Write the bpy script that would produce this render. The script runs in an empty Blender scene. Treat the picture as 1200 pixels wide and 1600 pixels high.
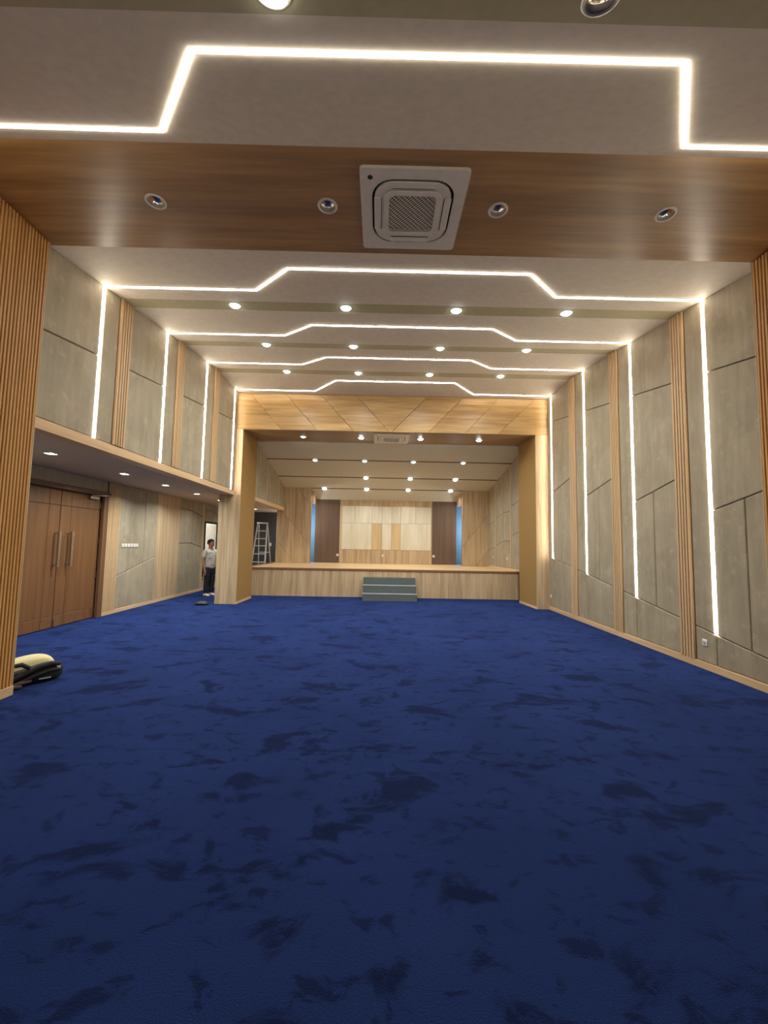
import bpy, bmesh, math, random
from mathutils import Vector, Matrix

SC = bpy.context.scene
COL = SC.collection

# ------------------------------------------------------------------ camera
def cam_matrix(yaw, pitch, roll, loc):
    cy, sy = math.cos(yaw), math.sin(yaw)
    cp, sp = math.cos(pitch), math.sin(pitch)
    F = Vector((sy*cp, cy*cp, sp)); R = Vector((cy, -sy, 0)); U = R.cross(F)
    cr, sr = math.cos(roll), math.sin(roll)
    R2 = R*cr + U*sr; U2 = U*cr - R*sr
    m = Matrix((R2, U2, -F)).transposed().to_4x4()
    m.translation = loc
    return m
cd = bpy.data.cameras.new('camera')
cd.sensor_fit = 'HORIZONTAL'; cd.sensor_width = 36.0
cd.lens = 650.1/1200*36.0
cd.clip_start = 0.05; cd.clip_end = 100
cam = bpy.data.objects.new('camera', cd); COL.objects.link(cam)
cam.matrix_world = cam_matrix(0.0087, 0.0781, 0.0183, Vector((0, 0, 1.55)))
SC.camera = cam

# ------------------------------------------------------------------ world, exposure
w = bpy.data.worlds.new('world'); SC.world = w; w.use_nodes = True
w.node_tree.nodes['Background'].inputs[0].default_value = (0.9, 0.85, 0.75, 1)
w.node_tree.nodes['Background'].inputs[1].default_value = 0.05
SC.view_settings.view_transform = 'Standard'
SC.view_settings.look = 'None'
SC.view_settings.gamma = 1.0
SC.view_settings.use_curve_mapping = False
SC.view_settings.exposure = 1.3
SC.cycles.use_denoising = True
SC.cycles.max_bounces = 8
SC.cycles.diffuse_bounces = 5
SC.cycles.sample_clamp_indirect = 4.0

DOWN_W = 9.5        # watts of a lit downlight
STRIP_E = 14.0        # emission of the LED strips
ALCOVE_W = 12.0
STAGE_W = 9.0

# ------------------------------------------------------------------ materials
def srgb(r, g, b):
    f = lambda c: (c/12.92 if c <= .04045 else ((c+.055)/1.055)**2.4)
    return (f(r/255), f(g/255), f(b/255), 1)

class MatB:
    def __init__(s, name):
        s.m = bpy.data.materials.new(name); s.m.use_nodes = True
        s.t = s.m.node_tree; s.n = s.t.nodes; s.l = s.t.links
        s.b = s.n['Principled BSDF']
    def node(s, kind, **kw):
        n = s.n.new(kind)
        for k, v in kw.items():
            if k in n.inputs: n.inputs[k].default_value = v
            else: setattr(n, k, v)
        return n
    def link(s, a, b): s.l.new(a, b)
    def coords(s, scale, rand=True):
        tc = s.node('ShaderNodeTexCoord')
        src = tc.outputs['Object']
        if rand:
            oi = s.node('ShaderNodeObjectInfo')
            mul = s.node('ShaderNodeVectorMath', operation='SCALE'); mul.inputs[0].default_value = (13.1, 7.7, 9.3)
            s.link(oi.outputs['Random'], mul.inputs['Scale'])
            add = s.node('ShaderNodeVectorMath', operation='ADD')
            s.link(src, add.inputs[0]); s.link(mul.outputs[0], add.inputs[1]); src = add.outputs[0]
        mp = s.node('ShaderNodeMapping'); mp.inputs['Scale'].default_value = scale
        s.link(src, mp.inputs['Vector'])
        return mp.outputs[0]
    def noise(s, vec, scale=1.0, detail=4.0, rough=.55, dist=0.0):
        n = s.node('ShaderNodeTexNoise'); n.inputs['Scale'].default_value = scale
        n.inputs['Detail'].default_value = detail; n.inputs['Roughness'].default_value = rough
        n.inputs['Distortion'].default_value = dist
        s.link(vec, n.inputs['Vector']); return n.outputs['Fac']
    def ramp(s, fac, stops):
        r = s.node('ShaderNodeValToRGB'); e = r.color_ramp.elements
        while len(e) < len(stops): e.new(.5)
        for i, (p, c) in enumerate(stops): e[i].position = p; e[i].color = c
        s.link(fac, r.inputs[0]); return r.outputs['Color']
    def mix(s, fac, a, b, mode='MIX'):
        x = s.node('ShaderNodeMix', data_type='RGBA', blend_type=mode)
        if isinstance(fac, (int, float)): x.inputs[0].default_value = fac
        else: s.link(fac, x.inputs[0])
        for i, v in ((6, a), (7, b)):
            if isinstance(v, tuple): x.inputs[i].default_value = v
            else: s.link(v, x.inputs[i])
        return x.outputs[2]
    def bump(s, fac, strength=.2, dist=.01):
        b = s.node('ShaderNodeBump'); b.inputs['Strength'].default_value = strength
        b.inputs['Distance'].default_value = dist
        s.link(fac, b.inputs['Height']); s.link(b.outputs[0], s.b.inputs['Normal'])
    def base(s, c):
        if isinstance(c, tuple): s.b.inputs['Base Color'].default_value = c
        else: s.link(c, s.b.inputs['Base Color'])
    def set(s, **kw):
        for k, v in kw.items(): s.b.inputs[k.replace('_', ' ')].default_value = v

def plain(name, c, rough=.5, metal=0.0, spec=.5):
    m = MatB(name); 
    v = m.coords((1, 1, 1))
    n = m.noise(v, 14, 3)
    d = tuple(x*.9 for x in c[:3]) + (1,)
    m.base(m.ramp(n, [(.3, d), (.7, c)])); m.set(Roughness=rough, Metallic=metal)
    m.b.inputs['Specular IOR Level'].default_value = spec
    return m.m

def wood(name, dark, light, axis, rough=.45, fine=26.0, contrast=(.3, .7), spec=.4, streak=.5):
    m = MatB(name)
    k = {'X': (1.1, fine, fine), 'Y': (fine, 1.1, fine), 'Z': (fine, fine, .9)}[axis]
    v = m.coords(k)
    n = m.noise(v, 1.0, 5, .6, .25)
    c = m.ramp(n, [(contrast[0], dark), (contrast[1], light)])
    k2 = tuple(x*.28 if x > 2 else x*.5 for x in k)
    n2 = m.noise(m.coords(k2), 1.0, 2)
    mid = tuple((a*.55+b*.45) for a, b in zip(dark, light))
    c = m.mix(streak, c, m.ramp(n2, [(.35, dark), (.65, light)]))
    m.base(c); m.set(Roughness=rough); m.b.inputs['Specular IOR Level'].default_value = spec
    m.bump(n, .06, .004)
    return m.m

def concrete(name, dark, light):
    m = MatB(name)
    v = m.coords((1, 1, .8))
    n = m.noise(v, 1.6, 7, .62, .9)
    n2 = m.noise(v, 7.0, 5, .65, .4)
    c = m.ramp(n, [(.32, dark), (.66, light)])
    hi = tuple(min(1, x*1.22) for x in light[:3]) + (1,)
    n3 = m.noise(m.coords((9, 9, .9)), 1.0, 5, .6, .3)
    c = m.mix(.45, c, m.ramp(n3, [(.35, dark), (.65, light)]))
    c2 = m.mix(m.ramp(n2, [(.56, (0, 0, 0, 1)), (.74, (.6, .6, .6, 1))]), c, hi)
    m.base(c2); m.set(Roughness=.62); m.b.inputs['Specular IOR Level'].default_value = .35
    m.bump(n2, .12, .01)
    return m.m

M = {}
M['paint'] = plain('ceiling_paint', srgb(222, 210, 191), .7)
M['olive'] = plain('olive_paint', srgb(184, 174, 138), .75)
M['alcove_paint'] = plain('alcove_paint', srgb(204, 184, 158), .7)
M['white_wall'] = plain('white_wall_paint', srgb(225, 222, 214), .8)
M['stage_paint'] = plain('stage_ceiling_paint', srgb(196, 192, 178), .75)
M['dark_wall'] = plain('dark_wall_paint', srgb(62, 58, 54), .8)
M['blue'] = plain('blue_wall_paint', srgb(120, 175, 225), .6)
M['oak'] = wood('light_oak', srgb(162, 136, 104), srgb(208, 182, 146), 'Z', .45, contrast=(.36, .64))
M['oak_h'] = wood('golden_oak', srgb(138, 104, 62), srgb(184, 150, 98), 'X', .38, 20, contrast=(.38, .62))
M['oak_y'] = wood('light_oak_trim', srgb(196, 160, 120), srgb(224, 192, 150), 'Y', .45)
M['beam'] = wood('beam_wood', srgb(148, 110, 64), srgb(196, 154, 98), 'X', .3, 20, spec=.5)
M['header_under'] = wood('header_wood', srgb(140, 108, 74), srgb(160, 126, 88), 'X', .35, 20)
M['slat'] = wood('slat_wood', srgb(190, 135, 72), srgb(214, 164, 98), 'Z', .5, 40)
M['slat_back'] = plain('slat_backing', srgb(104, 58, 14), .8)
M['slat_pale'] = wood('slat_wood_pale', srgb(182, 148, 108), srgb(214, 182, 140), 'Z', .5, 40)
M['slat_back_pale'] = plain('slat_backing_pale', srgb(128, 90, 56), .8)
M['concrete'] = concrete('concrete_panel', srgb(142, 130, 108), srgb(172, 159, 135))
M['joint'] = plain('joint_dark', srgb(70, 62, 48), .9)
M['joint_wood'] = plain('joint_wood', srgb(150, 108, 62), .8)
M['ochre'] = plain('ochre_fabric', srgb(160, 126, 74), .85, spec=.2)
M['door'] = wood('door_wood', srgb(100, 66, 38), srgb(128, 88, 52), 'Z', .45, 34)
M['door_frame'] = wood('door_frame_wood', srgb(96, 66, 44), srgb(118, 84, 58), 'Z', .45, 34)
M['brown'] = wood('brown_board', srgb(92, 72, 58), srgb(112, 90, 74), 'Z', .5, 40)
M['ply'] = wood('pale_ply', srgb(206, 194, 168), srgb(230, 222, 202), 'Z', .22, 14, spec=.5)
M['ply_mid'] = wood('tan_ply', srgb(192, 164, 122), srgb(218, 192, 150), 'Z', .25, 16)
M['stage_top'] = wood('stage_deck', srgb(196, 158, 110), srgb(222, 188, 142), 'X', .35, 16)
M['nosing'] = plain('brown_nosing', srgb(128, 88, 54), .5)
M['step'] = plain('grey_step_carpet', srgb(96, 104, 104), .95, spec=.1)
M['alu'] = plain('aluminium', srgb(206, 208, 206), .4, .25)
M['alu_pale'] = plain('pale_aluminium', srgb(205, 210, 208), .45, .6)
M['steel'] = plain('brushed_steel', srgb(190, 184, 172), .3, 1.0)
M['chrome'] = plain('chrome_reflector', srgb(225, 222, 215), .16, 1.0)
M['white_plastic'] = plain('white_plastic', srgb(228, 222, 210), .4)
M['ac_white'] = plain('cassette_plastic', srgb(234, 226, 210), .45)
M['dark_plastic'] = plain('dark_plastic', srgb(26, 24, 24), .5)
M['dark_gap'] = plain('dark_gap', srgb(30, 26, 20), .9)
M['black_cloth'] = plain('black_webbing', srgb(22, 20, 22), .8)
M['brown_cloth'] = plain('brown_strap', srgb(74, 52, 50), .7)
M['beige_cloth'] = plain('beige_canvas', srgb(216, 204, 150), .8)
M['skin'] = plain('skin', srgb(150, 100, 72), .55)
M['hair'] = plain('black_hair', srgb(24, 19, 17), .85, spec=.15)
M['trousers'] = plain('dark_trousers', srgb(20, 22, 32), .85)
M['shoe'] = plain('white_shoe', srgb(214, 206, 194), .6)
M['eye'] = plain('eye_dark', srgb(20, 16, 14), .3)
M['lip'] = plain('lip', srgb(122, 70, 58), .5)

def shirt_mat():
    m = MatB('patterned_shirt')
    v = m.coords((1, 1, 1), False)
    vo = m.node('ShaderNodeTexVoronoi'); vo.inputs['Scale'].default_value = 11
    m.link(v, vo.inputs['Vector'])
    spots = m.ramp(vo.outputs['Distance'], [(.2, (1, 1, 1, 1)), (.26, (0, 0, 0, 1))])
    n = m.noise(v, 20, 3)
    c = m.ramp(n, [(.3, srgb(158, 153, 144)), (.7, srgb(182, 177, 167))])
    m.base(m.mix(spots, c, srgb(96, 96, 100))); m.set(Roughness=.85)
    return m.m
M['shirt'] = shirt_mat()

def carpet_mat():
    m = MatB('blue_carpet')
    v = m.coords((1, 1, 1), False)
    vs = m.coords((.85, 1.25, 1), False)
    big = m.noise(vs, 2.3, 5, .62, .5)
    rub = m.noise(m.coords((.9, 1.3, 1), False), 6.5, 4, .6, .6)
    soft = m.noise(v, .8, 3, .5)
    pile = m.noise(v, 190, 3, .75)
    tuft = m.noise(v, 120, 2, .6)
    base = m.ramp(soft, [(.3, srgb(22, 35, 73)), (.7, srgb(30, 45, 88))])
    f1 = m.ramp(big, [(.55, (0, 0, 0, 1)), (.61, (.85, .85, .85, 1))])
    f2 = m.ramp(rub, [(.56, (0, 0, 0, 1)), (.63, (.7, .7, .7, 1))])
    dk = srgb(7, 11, 32)
    c = m.mix(f1, base, dk); c = m.mix(f2, c, dk)
    sp = m.ramp(pile, [(.32, (.35, .35, .4, 1)), (.70, (1.65, 1.65, 1.6, 1))])
    c = m.mix(.8, c, sp, 'MULTIPLY')
    tc = m.node('ShaderNodeTexCoord'); sx = m.node('ShaderNodeSeparateXYZ'); m.link(tc.outputs['Object'], sx.inputs[0])
    cmp = m.node('ShaderNodeMath', operation='COMPARE'); m.link(sx.outputs['Y'], cmp.inputs[0]); cmp.inputs[1].default_value = 3.25; cmp.inputs[2].default_value = .006
    hf = m.node('ShaderNodeMath', operation='MULTIPLY'); m.link(cmp.outputs[0], hf.inputs[0]); hf.inputs[1].default_value = .45
    c = m.mix(hf.outputs[0], c, dk)     # seam between two carpet widths
    m.base(c); m.set(Roughness=1.0); m.b.inputs['Specular IOR Level'].default_value = .05
    m.b.inputs['Sheen Weight'].default_value = .35
    m.b.inputs['Sheen Roughness'].default_value = .5
    m.b.inputs['Sheen Tint'].default_value = srgb(90, 120, 215)
    ad = m.node('ShaderNodeMath', operation='ADD'); m.link(pile, ad.inputs[0]); m.link(tuft, ad.inputs[1])
    m.bump(ad.outputs[0], .5, .012)
    return m.m
M['carpet'] = carpet_mat()

def emit(name, c, s):
    m = bpy.data.materials.new(name); m.use_nodes = True
    t = m.node_tree; t.nodes.clear()
    e = t.nodes.new('ShaderNodeEmission'); o = t.nodes.new('ShaderNodeOutputMaterial')
    e.inputs[0].default_value = c; e.inputs[1].default_value = s
    t.links.new(e.outputs[0], o.inputs[0]); return m
M['led'] = emit('led_strip_glow', (1, .90, .74, 1), STRIP_E)
M['lens_on'] = emit('lit_lens', (.92, 1, .98, 1), 9.0)
M['lens_dim'] = emit('dim_lens', (.72, .95, 1, 1), 1.0)
M['lens_off'] = plain('unlit_lamp', srgb(60, 56, 66), .15)

# ------------------------------------------------------------------ geometry helpers
def link_mesh(name, verts, faces, mat, parent=None, smooth=False, mats=None, fm=None):
    me = bpy.data.meshes.new(name)
    me.from_pydata([tuple(v) for v in verts], [], faces)
    bm = bmesh.new(); bm.from_mesh(me)
    bmesh.ops.recalc_face_normals(bm, faces=bm.faces); bm.to_mesh(me); bm.free()
    for x in (mats or [mat]): me.materials.append(x)
    if fm:
        for p, i in zip(me.polygons, fm): p.material_index = i
    if smooth:
        for p in me.polygons: p.use_smooth = True
    o = bpy.data.objects.new(name, me); COL.objects.link(o)
    if parent is not None: o.parent = parent
    return o

class G:
    """collects shapes for one mesh"""
    def __init__(s): s.v = []; s.f = []
    def add(s, v, f):
        k = len(s.v); s.v += [Vector(p) for p in v]; s.f += [tuple(i+k for i in q) for q in f]; return s
    def box(s, x0, x1, y0, y1, z0, z1, c=0.0):
        if c <= 0:
            v = [(x, y, z) for z in (z0, z1) for y in (y0, y1) for x in (x0, x1)]
            return s.add(v, [(0, 1, 3, 2), (4, 5, 7, 6), (0, 1, 5, 4), (2, 3, 7, 6), (0, 2, 6, 4), (1, 3, 7, 5)])
        bm = bmesh.new(); bmesh.ops.create_cube(bm, size=1)
        for p in bm.verts: p.co = Vector(((x0+x1)/2+p.co.x*(x1-x0), (y0+y1)/2+p.co.y*(y1-y0), (z0+z1)/2+p.co.z*(z1-z0)))
        bmesh.ops.bevel(bm, geom=bm.edges[:], offset=c, segments=1, affect='EDGES', profile=.5)
        bm.verts.index_update()
        s.add([p.co.copy() for p in bm.verts], [tuple(q.index for q in f.verts) for f in bm.faces]); bm.free(); return s
    def prism(s, pts, off):
        """pts: 3d polygon, off: extrusion vector"""
        n = len(pts); off = Vector(off)
        v = [Vector(p) for p in pts] + [Vector(p)+off for p in pts]
        f = [tuple(range(n)), tuple(range(n, 2*n))] + [(i, (i+1) % n, n+(i+1) % n, n+i) for i in range(n)]
        return s.add(v, f)
    def bar(s, a, b, w, d=None, up=(0, 0, 1)):
        """rectangular bar from a to b"""
        a, b = Vector(a), Vector(b); t = (b-a).normalized(); u = Vector(up)
        if abs(t.dot(u)) > .95: u = Vector((0, 1, 0))
        sd = t.cross(u).normalized()*(w/2); u = sd.cross(t).normalized()*((d or w)/2)
        q = [-sd-u, sd-u, sd+u, -sd+u]
        return s.prism([a+p for p in q], b-a)
    def tube(s, pts, r, n=10, cap=True):
        pts = [Vector(p) for p in pts]; rs = r if isinstance(r, (list, tuple)) else [r]*len(pts)
        v = []; f = []
        prev = None
        for i, p in enumerate(pts):
            t = (pts[min(i+1, len(pts)-1)]-pts[max(i-1, 0)]).normalized()
            u = prev - t*prev.dot(t) if prev else (Vector((0, 0, 1)) if abs(t.z) < .9 else Vector((1, 0, 0)))
            u = (u - t*u.dot(t)).normalized(); prev = u; s2 = t.cross(u)
            for k in range(n):
                a = 2*math.pi*k/n; v.append(p+(u*math.cos(a)+s2*math.sin(a))*rs[i])
        for i in range(len(pts)-1):
            for k in range(n): f.append((i*n+k, i*n+(k+1) % n, (i+1)*n+(k+1) % n, (i+1)*n+k))
        if cap: f += [tuple(range(n)), tuple(range((len(pts)-1)*n, len(pts)*n))]
        return s.add(v, f)
    def lathe(s, prof, n=24, closed=False):
        """prof: list of (radius, z); closed ring profile when closed"""
        v = []; f = []; m = len(prof)
        for r, z in prof:
            for k in range(n):
                a = 2*math.pi*k/n; v.append((r*math.cos(a), r*math.sin(a), z))
        for i in range(m if closed else m-1):
            j = (i+1) % m
            for k in range(n): f.append((i*n+k, i*n+(k+1) % n, j*n+(k+1) % n, j*n+k))
        if not closed:
            if prof[0][0] > 1e-6: f.append(tuple(range(n)))
            if prof[-1][0] > 1e-6: f.append(tuple(range((m-1)*n, m*n)))
        return s.add(v, f)
    def obj(s, name, mat, parent=None, smooth=False):
        return link_mesh(name, s.v, s.f, mat, parent, smooth)

def box(name, x0, x1, y0, y1, z0, z1, mat, parent=None, c=0.0):
    return G().box(x0, x1, y0, y1, z0, z1, c).obj(name, mat, parent)

def tag(o, label, cat, group=None, kind=None):
    o['label'] = label; o['category'] = cat
    if group: o['group'] = group
    if kind: o['kind'] = kind
    return o
def thing(name, label, cat, loc=(0, 0, 0), group=None, kind=None, rot=None):
    o = bpy.data.objects.new(name, None); COL.objects.link(o); o.location = loc
    o.empty_display_size = .1
    if rot: o.rotation_euler = rot
    return tag(o, label, cat, group, kind)
def structure(o, label, cat): return tag(o, label, cat, None, 'structure')

def inset(poly, d):
    """inset a convex 2d polygon by d"""
    n = len(poly)
    area = sum(poly[i][0]*poly[(i+1) % n][1]-poly[(i+1) % n][0]*poly[i][1] for i in range(n))
    if area < 0: poly = poly[::-1]
    out = []
    for i in range(n):
        p0, p1, p2 = Vector(poly[i-1]), Vector(poly[i]), Vector(poly[(i+1) % n])
        e1 = (p1-p0).normalized(); e2 = (p2-p1).normalized()
        n1 = Vector((-e1.y, e1.x)); n2 = Vector((-e2.y, e2.x))
        k = 1+n1.dot(n2)
        out.append(p1+(n1+n2)*(d/max(k, .2)))
    return out

def panel(name, axis, front, back, poly, mat, parent, gap=.010, ch=.009):
    """a chamfered board standing in a wall plane; axis 'X' (poly in y,z) or 'Y' (poly in x,z) or 'Z'"""
    def P(q, d):
        if axis == 'X': return Vector((d, q[0], q[1]))
        if axis == 'Y': return Vector((q[0], d, q[1]))
        return Vector((q[0], q[1], d))
    sg = 1 if back > front else -1
    a = inset(poly, gap/2+ch); b = inset(poly, gap/2); n = len(a)
    v = [P(q, front) for q in a]+[P(q, front+sg*ch) for q in b]+[P(q, back) for q in b]
    f = [tuple(range(n)), tuple(range(2*n, 3*n))]
    for k in (0, n):
        f += [(k+i, k+(i+1) % n, k+n+(i+1) % n, k+n+i) for i in range(n)]
    return link_mesh(name, v, f, mat, parent)

# ------------------------------------------------------------------ measured hall
B, A, C = 4.2965, 3.741, 5.609        # right wall, upper left wall, alcove wall (x)
YP = 10.55                            # proscenium front
YB = 11.73                            # proscenium back
STR = [5.352, 6.984, 8.635, 10.33]    # bays of the LED strips (y)
SLC = [(5.70, 5.97), (7.36, 7.62), (9.03, 9.30)]   # slatted columns (y)
PROF = [(4.30, 4.775), (5.70, 4.972), (5.97, 4.995), (7.36, 5.195), (7.62, 5.235), (9.03, 5.405), (9.30, 5.42), (10.60, 5.41)]
def cz(y):
    for (y0, z0), (y1, z1) in zip(PROF, PROF[1:]):
        if y <= y1: return z0+(z1-z0)*(y-y0)/(y1-y0)
    return PROF[-1][1]
ZB = 4.73                             # underside of the wooden beam
def nz(y): return ZB-.35*(3.11-y)     # sloping ceiling on the camera side of the beam
ZS = 2.74                             # alcove soffit
ZT, YST = .832, 12.352                # stage top, stage front

# ------------------------------------------------------------------ floor
fl = box('floor', -6.2, 4.6, -5.2, 16.7, -.06, 0, M['carpet'])
structure(fl, 'royal blue carpet with dark brushed pile marks covering the hall floor', 'floor')

# ------------------------------------------------------------------ right wall
wr = box('wall_right', B+.03, B+.2, -5.2, 12.4, 0, 5.6, M['joint'])
structure(wr, 'right hall wall of grey concrete panels with slatted wood columns', 'wall')
def Rp(poly): panel('panel', 'X', B, B+.035, poly, M['concrete'], wr)
up = lambda y: 3.798+.165*(y-4.633)
sl = lambda y: .48+.163*(y-5.34)
starts = [4.34]+[c[1] for c in SLC]
for k, ys in enumerate(STR):
    y0 = starts[k]; zs_ = 2.062+.284*k
    lo = lambda y: zs_+.225*(ys-y)
    ym = ys-.505
    yf, y1 = ys-.02, ys+.02
    Rp([(y0, up(y0)), (yf, up(yf)), (yf, cz(yf)+.02), (y0, cz(y0)+.02)])
    Rp([(y0, lo(y0)), (yf, lo(yf)), (yf, up(yf)), (y0, up(y0))])
    Rp([(y0, sl(y0)), (ym, sl(ym)), (ym, lo(ym)), (y0, lo(y0))])
    Rp([(ym, sl(ym)), (yf, sl(yf)), (yf, lo(yf)), (ym, lo(ym))])
    Rp([(y0, .09), (ys, .09), (ys, sl(ys)), (y0, sl(y0))])
    y2 = SLC[k][0] if k < 3 else YP+.02
    Rp([(y1, sl(y1)), (y2, sl(y2)), (y2, cz(y2)+.02), (y1, cz(y1)+.02)])
    Rp([(ys, .09), (y2, .09), (y2, sl(y2)), (ys, sl(ys))])
def slat_column(parent, x, sgn, y0, y1, z0, n, mat, ztop=None, w=.7, depth=.03):
    p = (y1-y0)/n
    for i in range(n):
        a = y0+p*(i+.5-w/2); b = a+p*w
        z1 = ztop if ztop else cz((a+b)/2)+.02
        xx = sorted((x, x+sgn*depth))
        box('slat', xx[0], xx[1], a, b, z0, z1, mat, parent, .003)
for (a, b) in SLC:
    box('slat_backing', B+.005, B+.035, a, b, .09, cz(a)+.02, M['slat_back_pale'], wr)
    slat_column(wr, B+.006, -1, a, b, .09, 5, M['slat_pale'])
bb = box('baseboard_right', B-.018, B+.032, 4.36, 10.6, 0, .09, M['oak_y'], None, .003)
structure(bb, 'pale wood skirting board along the foot of the right wall', 'baseboard')

# near slatted wall pieces on both sides
XL, YL, XR, YR = -3.61, 4.285, 4.05, 4.345
wl = box('wall_left', XL-.14, XL-.022, -5.2, YL-.004, .09, 4.8, M['slat_back'])
structure(wl, 'near left wall clad with narrow vertical golden wood slats', 'wall')
box('edge_board', XL-.14, XL-.002, YL-.012, YL, .0, ZB, M['oak'], wl)
N = 62; PT = .038
for i in range(N):
    y1 = YL-.016-i*PT
    box('slat', XL-.024, XL, y1-.023, y1, .09, ZB-.002, M['slat'], wl, .003)
ew = box('wall_alcove_near', -C-.1, XL-.14, YL-.10, YL, 0, 5.0, M['white_wall'])
structure(ew, 'plain return wall behind the near left slatted wall', 'wall')
bl = box('baseboard_left', XL-.14, XL+.008, -5.2, YL, 0, .09, M['oak_y'], None, .003)
structure(bl, 'pale wood skirting under the near left slatted wall', 'baseboard')
wn = box('wall_right_near', XR+.022, XR+.14, -5.2, YR-.004, .09, 4.85, M['slat_back'])
structure(wn, 'near right wall clad with narrow vertical wood slats', 'wall')
box('edge_board', XR+.002, B+.03, YR-.012, YR, 0, ZB+.1, M['oak'], wn)
for i in range(N):
    y1 = YR-.016-i*PT
    box('slat', XR, XR+.024, y1-.023, y1, .09, ZB-.002, M['slat'], wn, .003)
bl = box('baseboard_right_near', XR-.008, XR+.14, -5.2, YR, 0, .09, M['oak_y'], None, .003)
structure(bl, 'pale wood skirting under the near right slatted wall', 'baseboard')

# ------------------------------------------------------------------ upper left wall and fascia
wu = box('wall_left_upper', -A-.16, -A-.03, YL, YP+.1, 2.87, 5.5, M['joint'])
structure(wu, 'upper left wall of grey concrete panels above the alcove', 'wall')
def Lp(poly): panel('panel', 'X', -A, -A-.035, poly, M['concrete'], wu)
lg = lambda y: 3.85+.131*(y-4.49)
starts = [YL]+[c[1] for c in SLC]
for k, ys in enumerate(STR):
    y0 = starts[k]; yf, y1 = ys-.02, ys+.02
    Lp([(y0, lg(y0)), (yf, lg(yf)), (yf, cz(yf)+.02), (y0, cz(y0)+.02)])
    Lp([(y0, 2.86), (yf, 2.86), (yf, lg(yf)), (y0, lg(y0))])
    y2 = SLC[k][0] if k < 3 else YP+.02
    Lp([(y1, 2.86), (y2, 2.86), (y2, cz(y2)+.02), (y1, cz(y1)+.02)])
for (a, b) in SLC:
    box('slat_backing', -A-.035, -A-.005, a, b, 2.87, cz(a)+.02, M['slat_back_pale'], wu)
    slat_column(wu, -A-.006, 1, a, b, 2.865, 5, M['slat_pale'])
t = box('trim_1', -A-.16, -A+.012, YL, YP, ZS-.004, 2.857, M['oak_y'], None, .003)
structure(t, 'pale wood fascia board along the bottom of the upper left wall', 'trim')

# ------------------------------------------------------------------ ceilings
ce = box('ceiling', -3.95, 4.5, 4.25, 10.7, 5.62, 5.7, M['paint'])
structure(ce, 'white hall ceiling in shallow sloped panels with olive bands', 'ceiling')
for i, ((y0, z0), (y1, z1)) in enumerate(zip(PROF, PROF[1:])):
    band = i % 2 == 1
    d = .003 if band else 0
    G().prism([(-A-.1, y0, z0+d), (-A-.1, y1, z1+d), (-A-.1, y1, z1+d+.06), (-A-.1, y0, z0+d+.06)], (B+A+.2, 0, 0)).obj(
        'ceiling_band' if band else 'ceiling_panel', M['olive'] if band else M['paint'], ce)

def holed(y0, y1, zf, x0, x1, holes, half):
    """slab underside between y0,y1 with square openings (x, y) in it"""
    g = G(); v = lambda x, y: (x, y, zf(y))
    def quad(xa, xb, ya, yb):
        g.prism([v(xa, ya), v(xb, ya), v(xb, yb), v(xa, yb)], (0, 0, .05))
    yh = holes[0][1]
    quad(x0, x1, y0, yh-half); quad(x0, x1, yh+half, y1)
    xs = x0
    for hx, _ in holes: quad(xs, hx-half, yh-half, yh+half); xs = hx+half
    quad(xs, x1, yh-half, yh+half)
    return g
DLX = [-2.177, -.56, 1.056, 2.674]
cn = box('ceiling_near', -3.9, 4.3, -5.2, 1.74, 4.25, 4.33, M['paint'])
structure(cn, 'near white ceiling overhead sloping up to the wooden beam', 'ceiling')
G().prism([(-3.75, 2.0, nz(2.0)), (-3.75, 3.11, nz(3.11)), (-3.75, 3.11, nz(3.11)+.05), (-3.75, 2.0, nz(2.0)+.05)], (7.95, 0, 0)).obj('ceiling_panel', M['paint'], cn)
holed(1.73, 2.0, lambda y: nz(y), -3.75, 4.2, [(1.06, 1.875)], .062).obj('ceiling_band', M['olive'], cn)

BLX = [-2.17, -.554, 1.06, 2.66]; BLY = 3.70
bmo = holed(3.11, 4.325, lambda y: ZB, -3.75, 4.2, [(x, BLY) for x in BLX], .062).obj('trim_2', M['beam'])
structure(bmo, 'broad brown wood beam crossing the hall ceiling near the camera', 'beam')
box('beam_face', -3.75, 4.3, 4.30, 4.325, ZB+.05, 5.3, M['paint'], bmo)
box('beam_core', -3.75, 4.2, 3.11, 4.3, ZB+.16, 5.2, M['dark_gap'], bmo)

ca = box('ceiling_alcove', -C-.1, -A-.01, YL, 16.6, ZS, ZS+.1, M['alcove_paint'])
structure(ca, 'mauve grey soffit of the left alcove with square downlights', 'ceiling')

# ------------------------------------------------------------------ alcove wall
YD0, YD1 = 13.37, 14.75
wa = G()
for (a, b, z0, z1) in ((4.2, 6.20, 0, 2.8), (6.2, 8.43, 2.45, 2.8), (8.43, YD0, 0, 2.8), (YD0, YD1, 0, .41), (YD0, YD1, 2.17, 2.8), (YD1, 16.6, 0, 2.8)):
    wa.box(-C-.16, -C-.03, a, b, z0, z1)
wa = wa.obj('wall_alcove', M['joint'])
structure(wa, 'alcove wall of grey concrete panels beside the wooden double doors', 'wall')
def Ap(poly, mat=None): panel('panel', 'X', -C, -C-.035, poly, mat or M['concrete'], wa)
Ap([(4.3, 2.5), (8.56, 2.5), (8.56, 2.745), (4.3, 2.745)])
Ap([(4.3, .08), (6.12, .08), (6.12, 2.5), (4.3, 2.5)])
box('slat_backing', -C-.035, -C-.006, 8.575, 8.985, .08, 2.745, M['slat_back_pale'], wa)
slat_column(wa, -C-.008, 1, 8.575, 8.985, .08, 10, M['slat_pale'], 2.742)
g1 = lambda y: .762+.255*(y-8.985)
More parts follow.
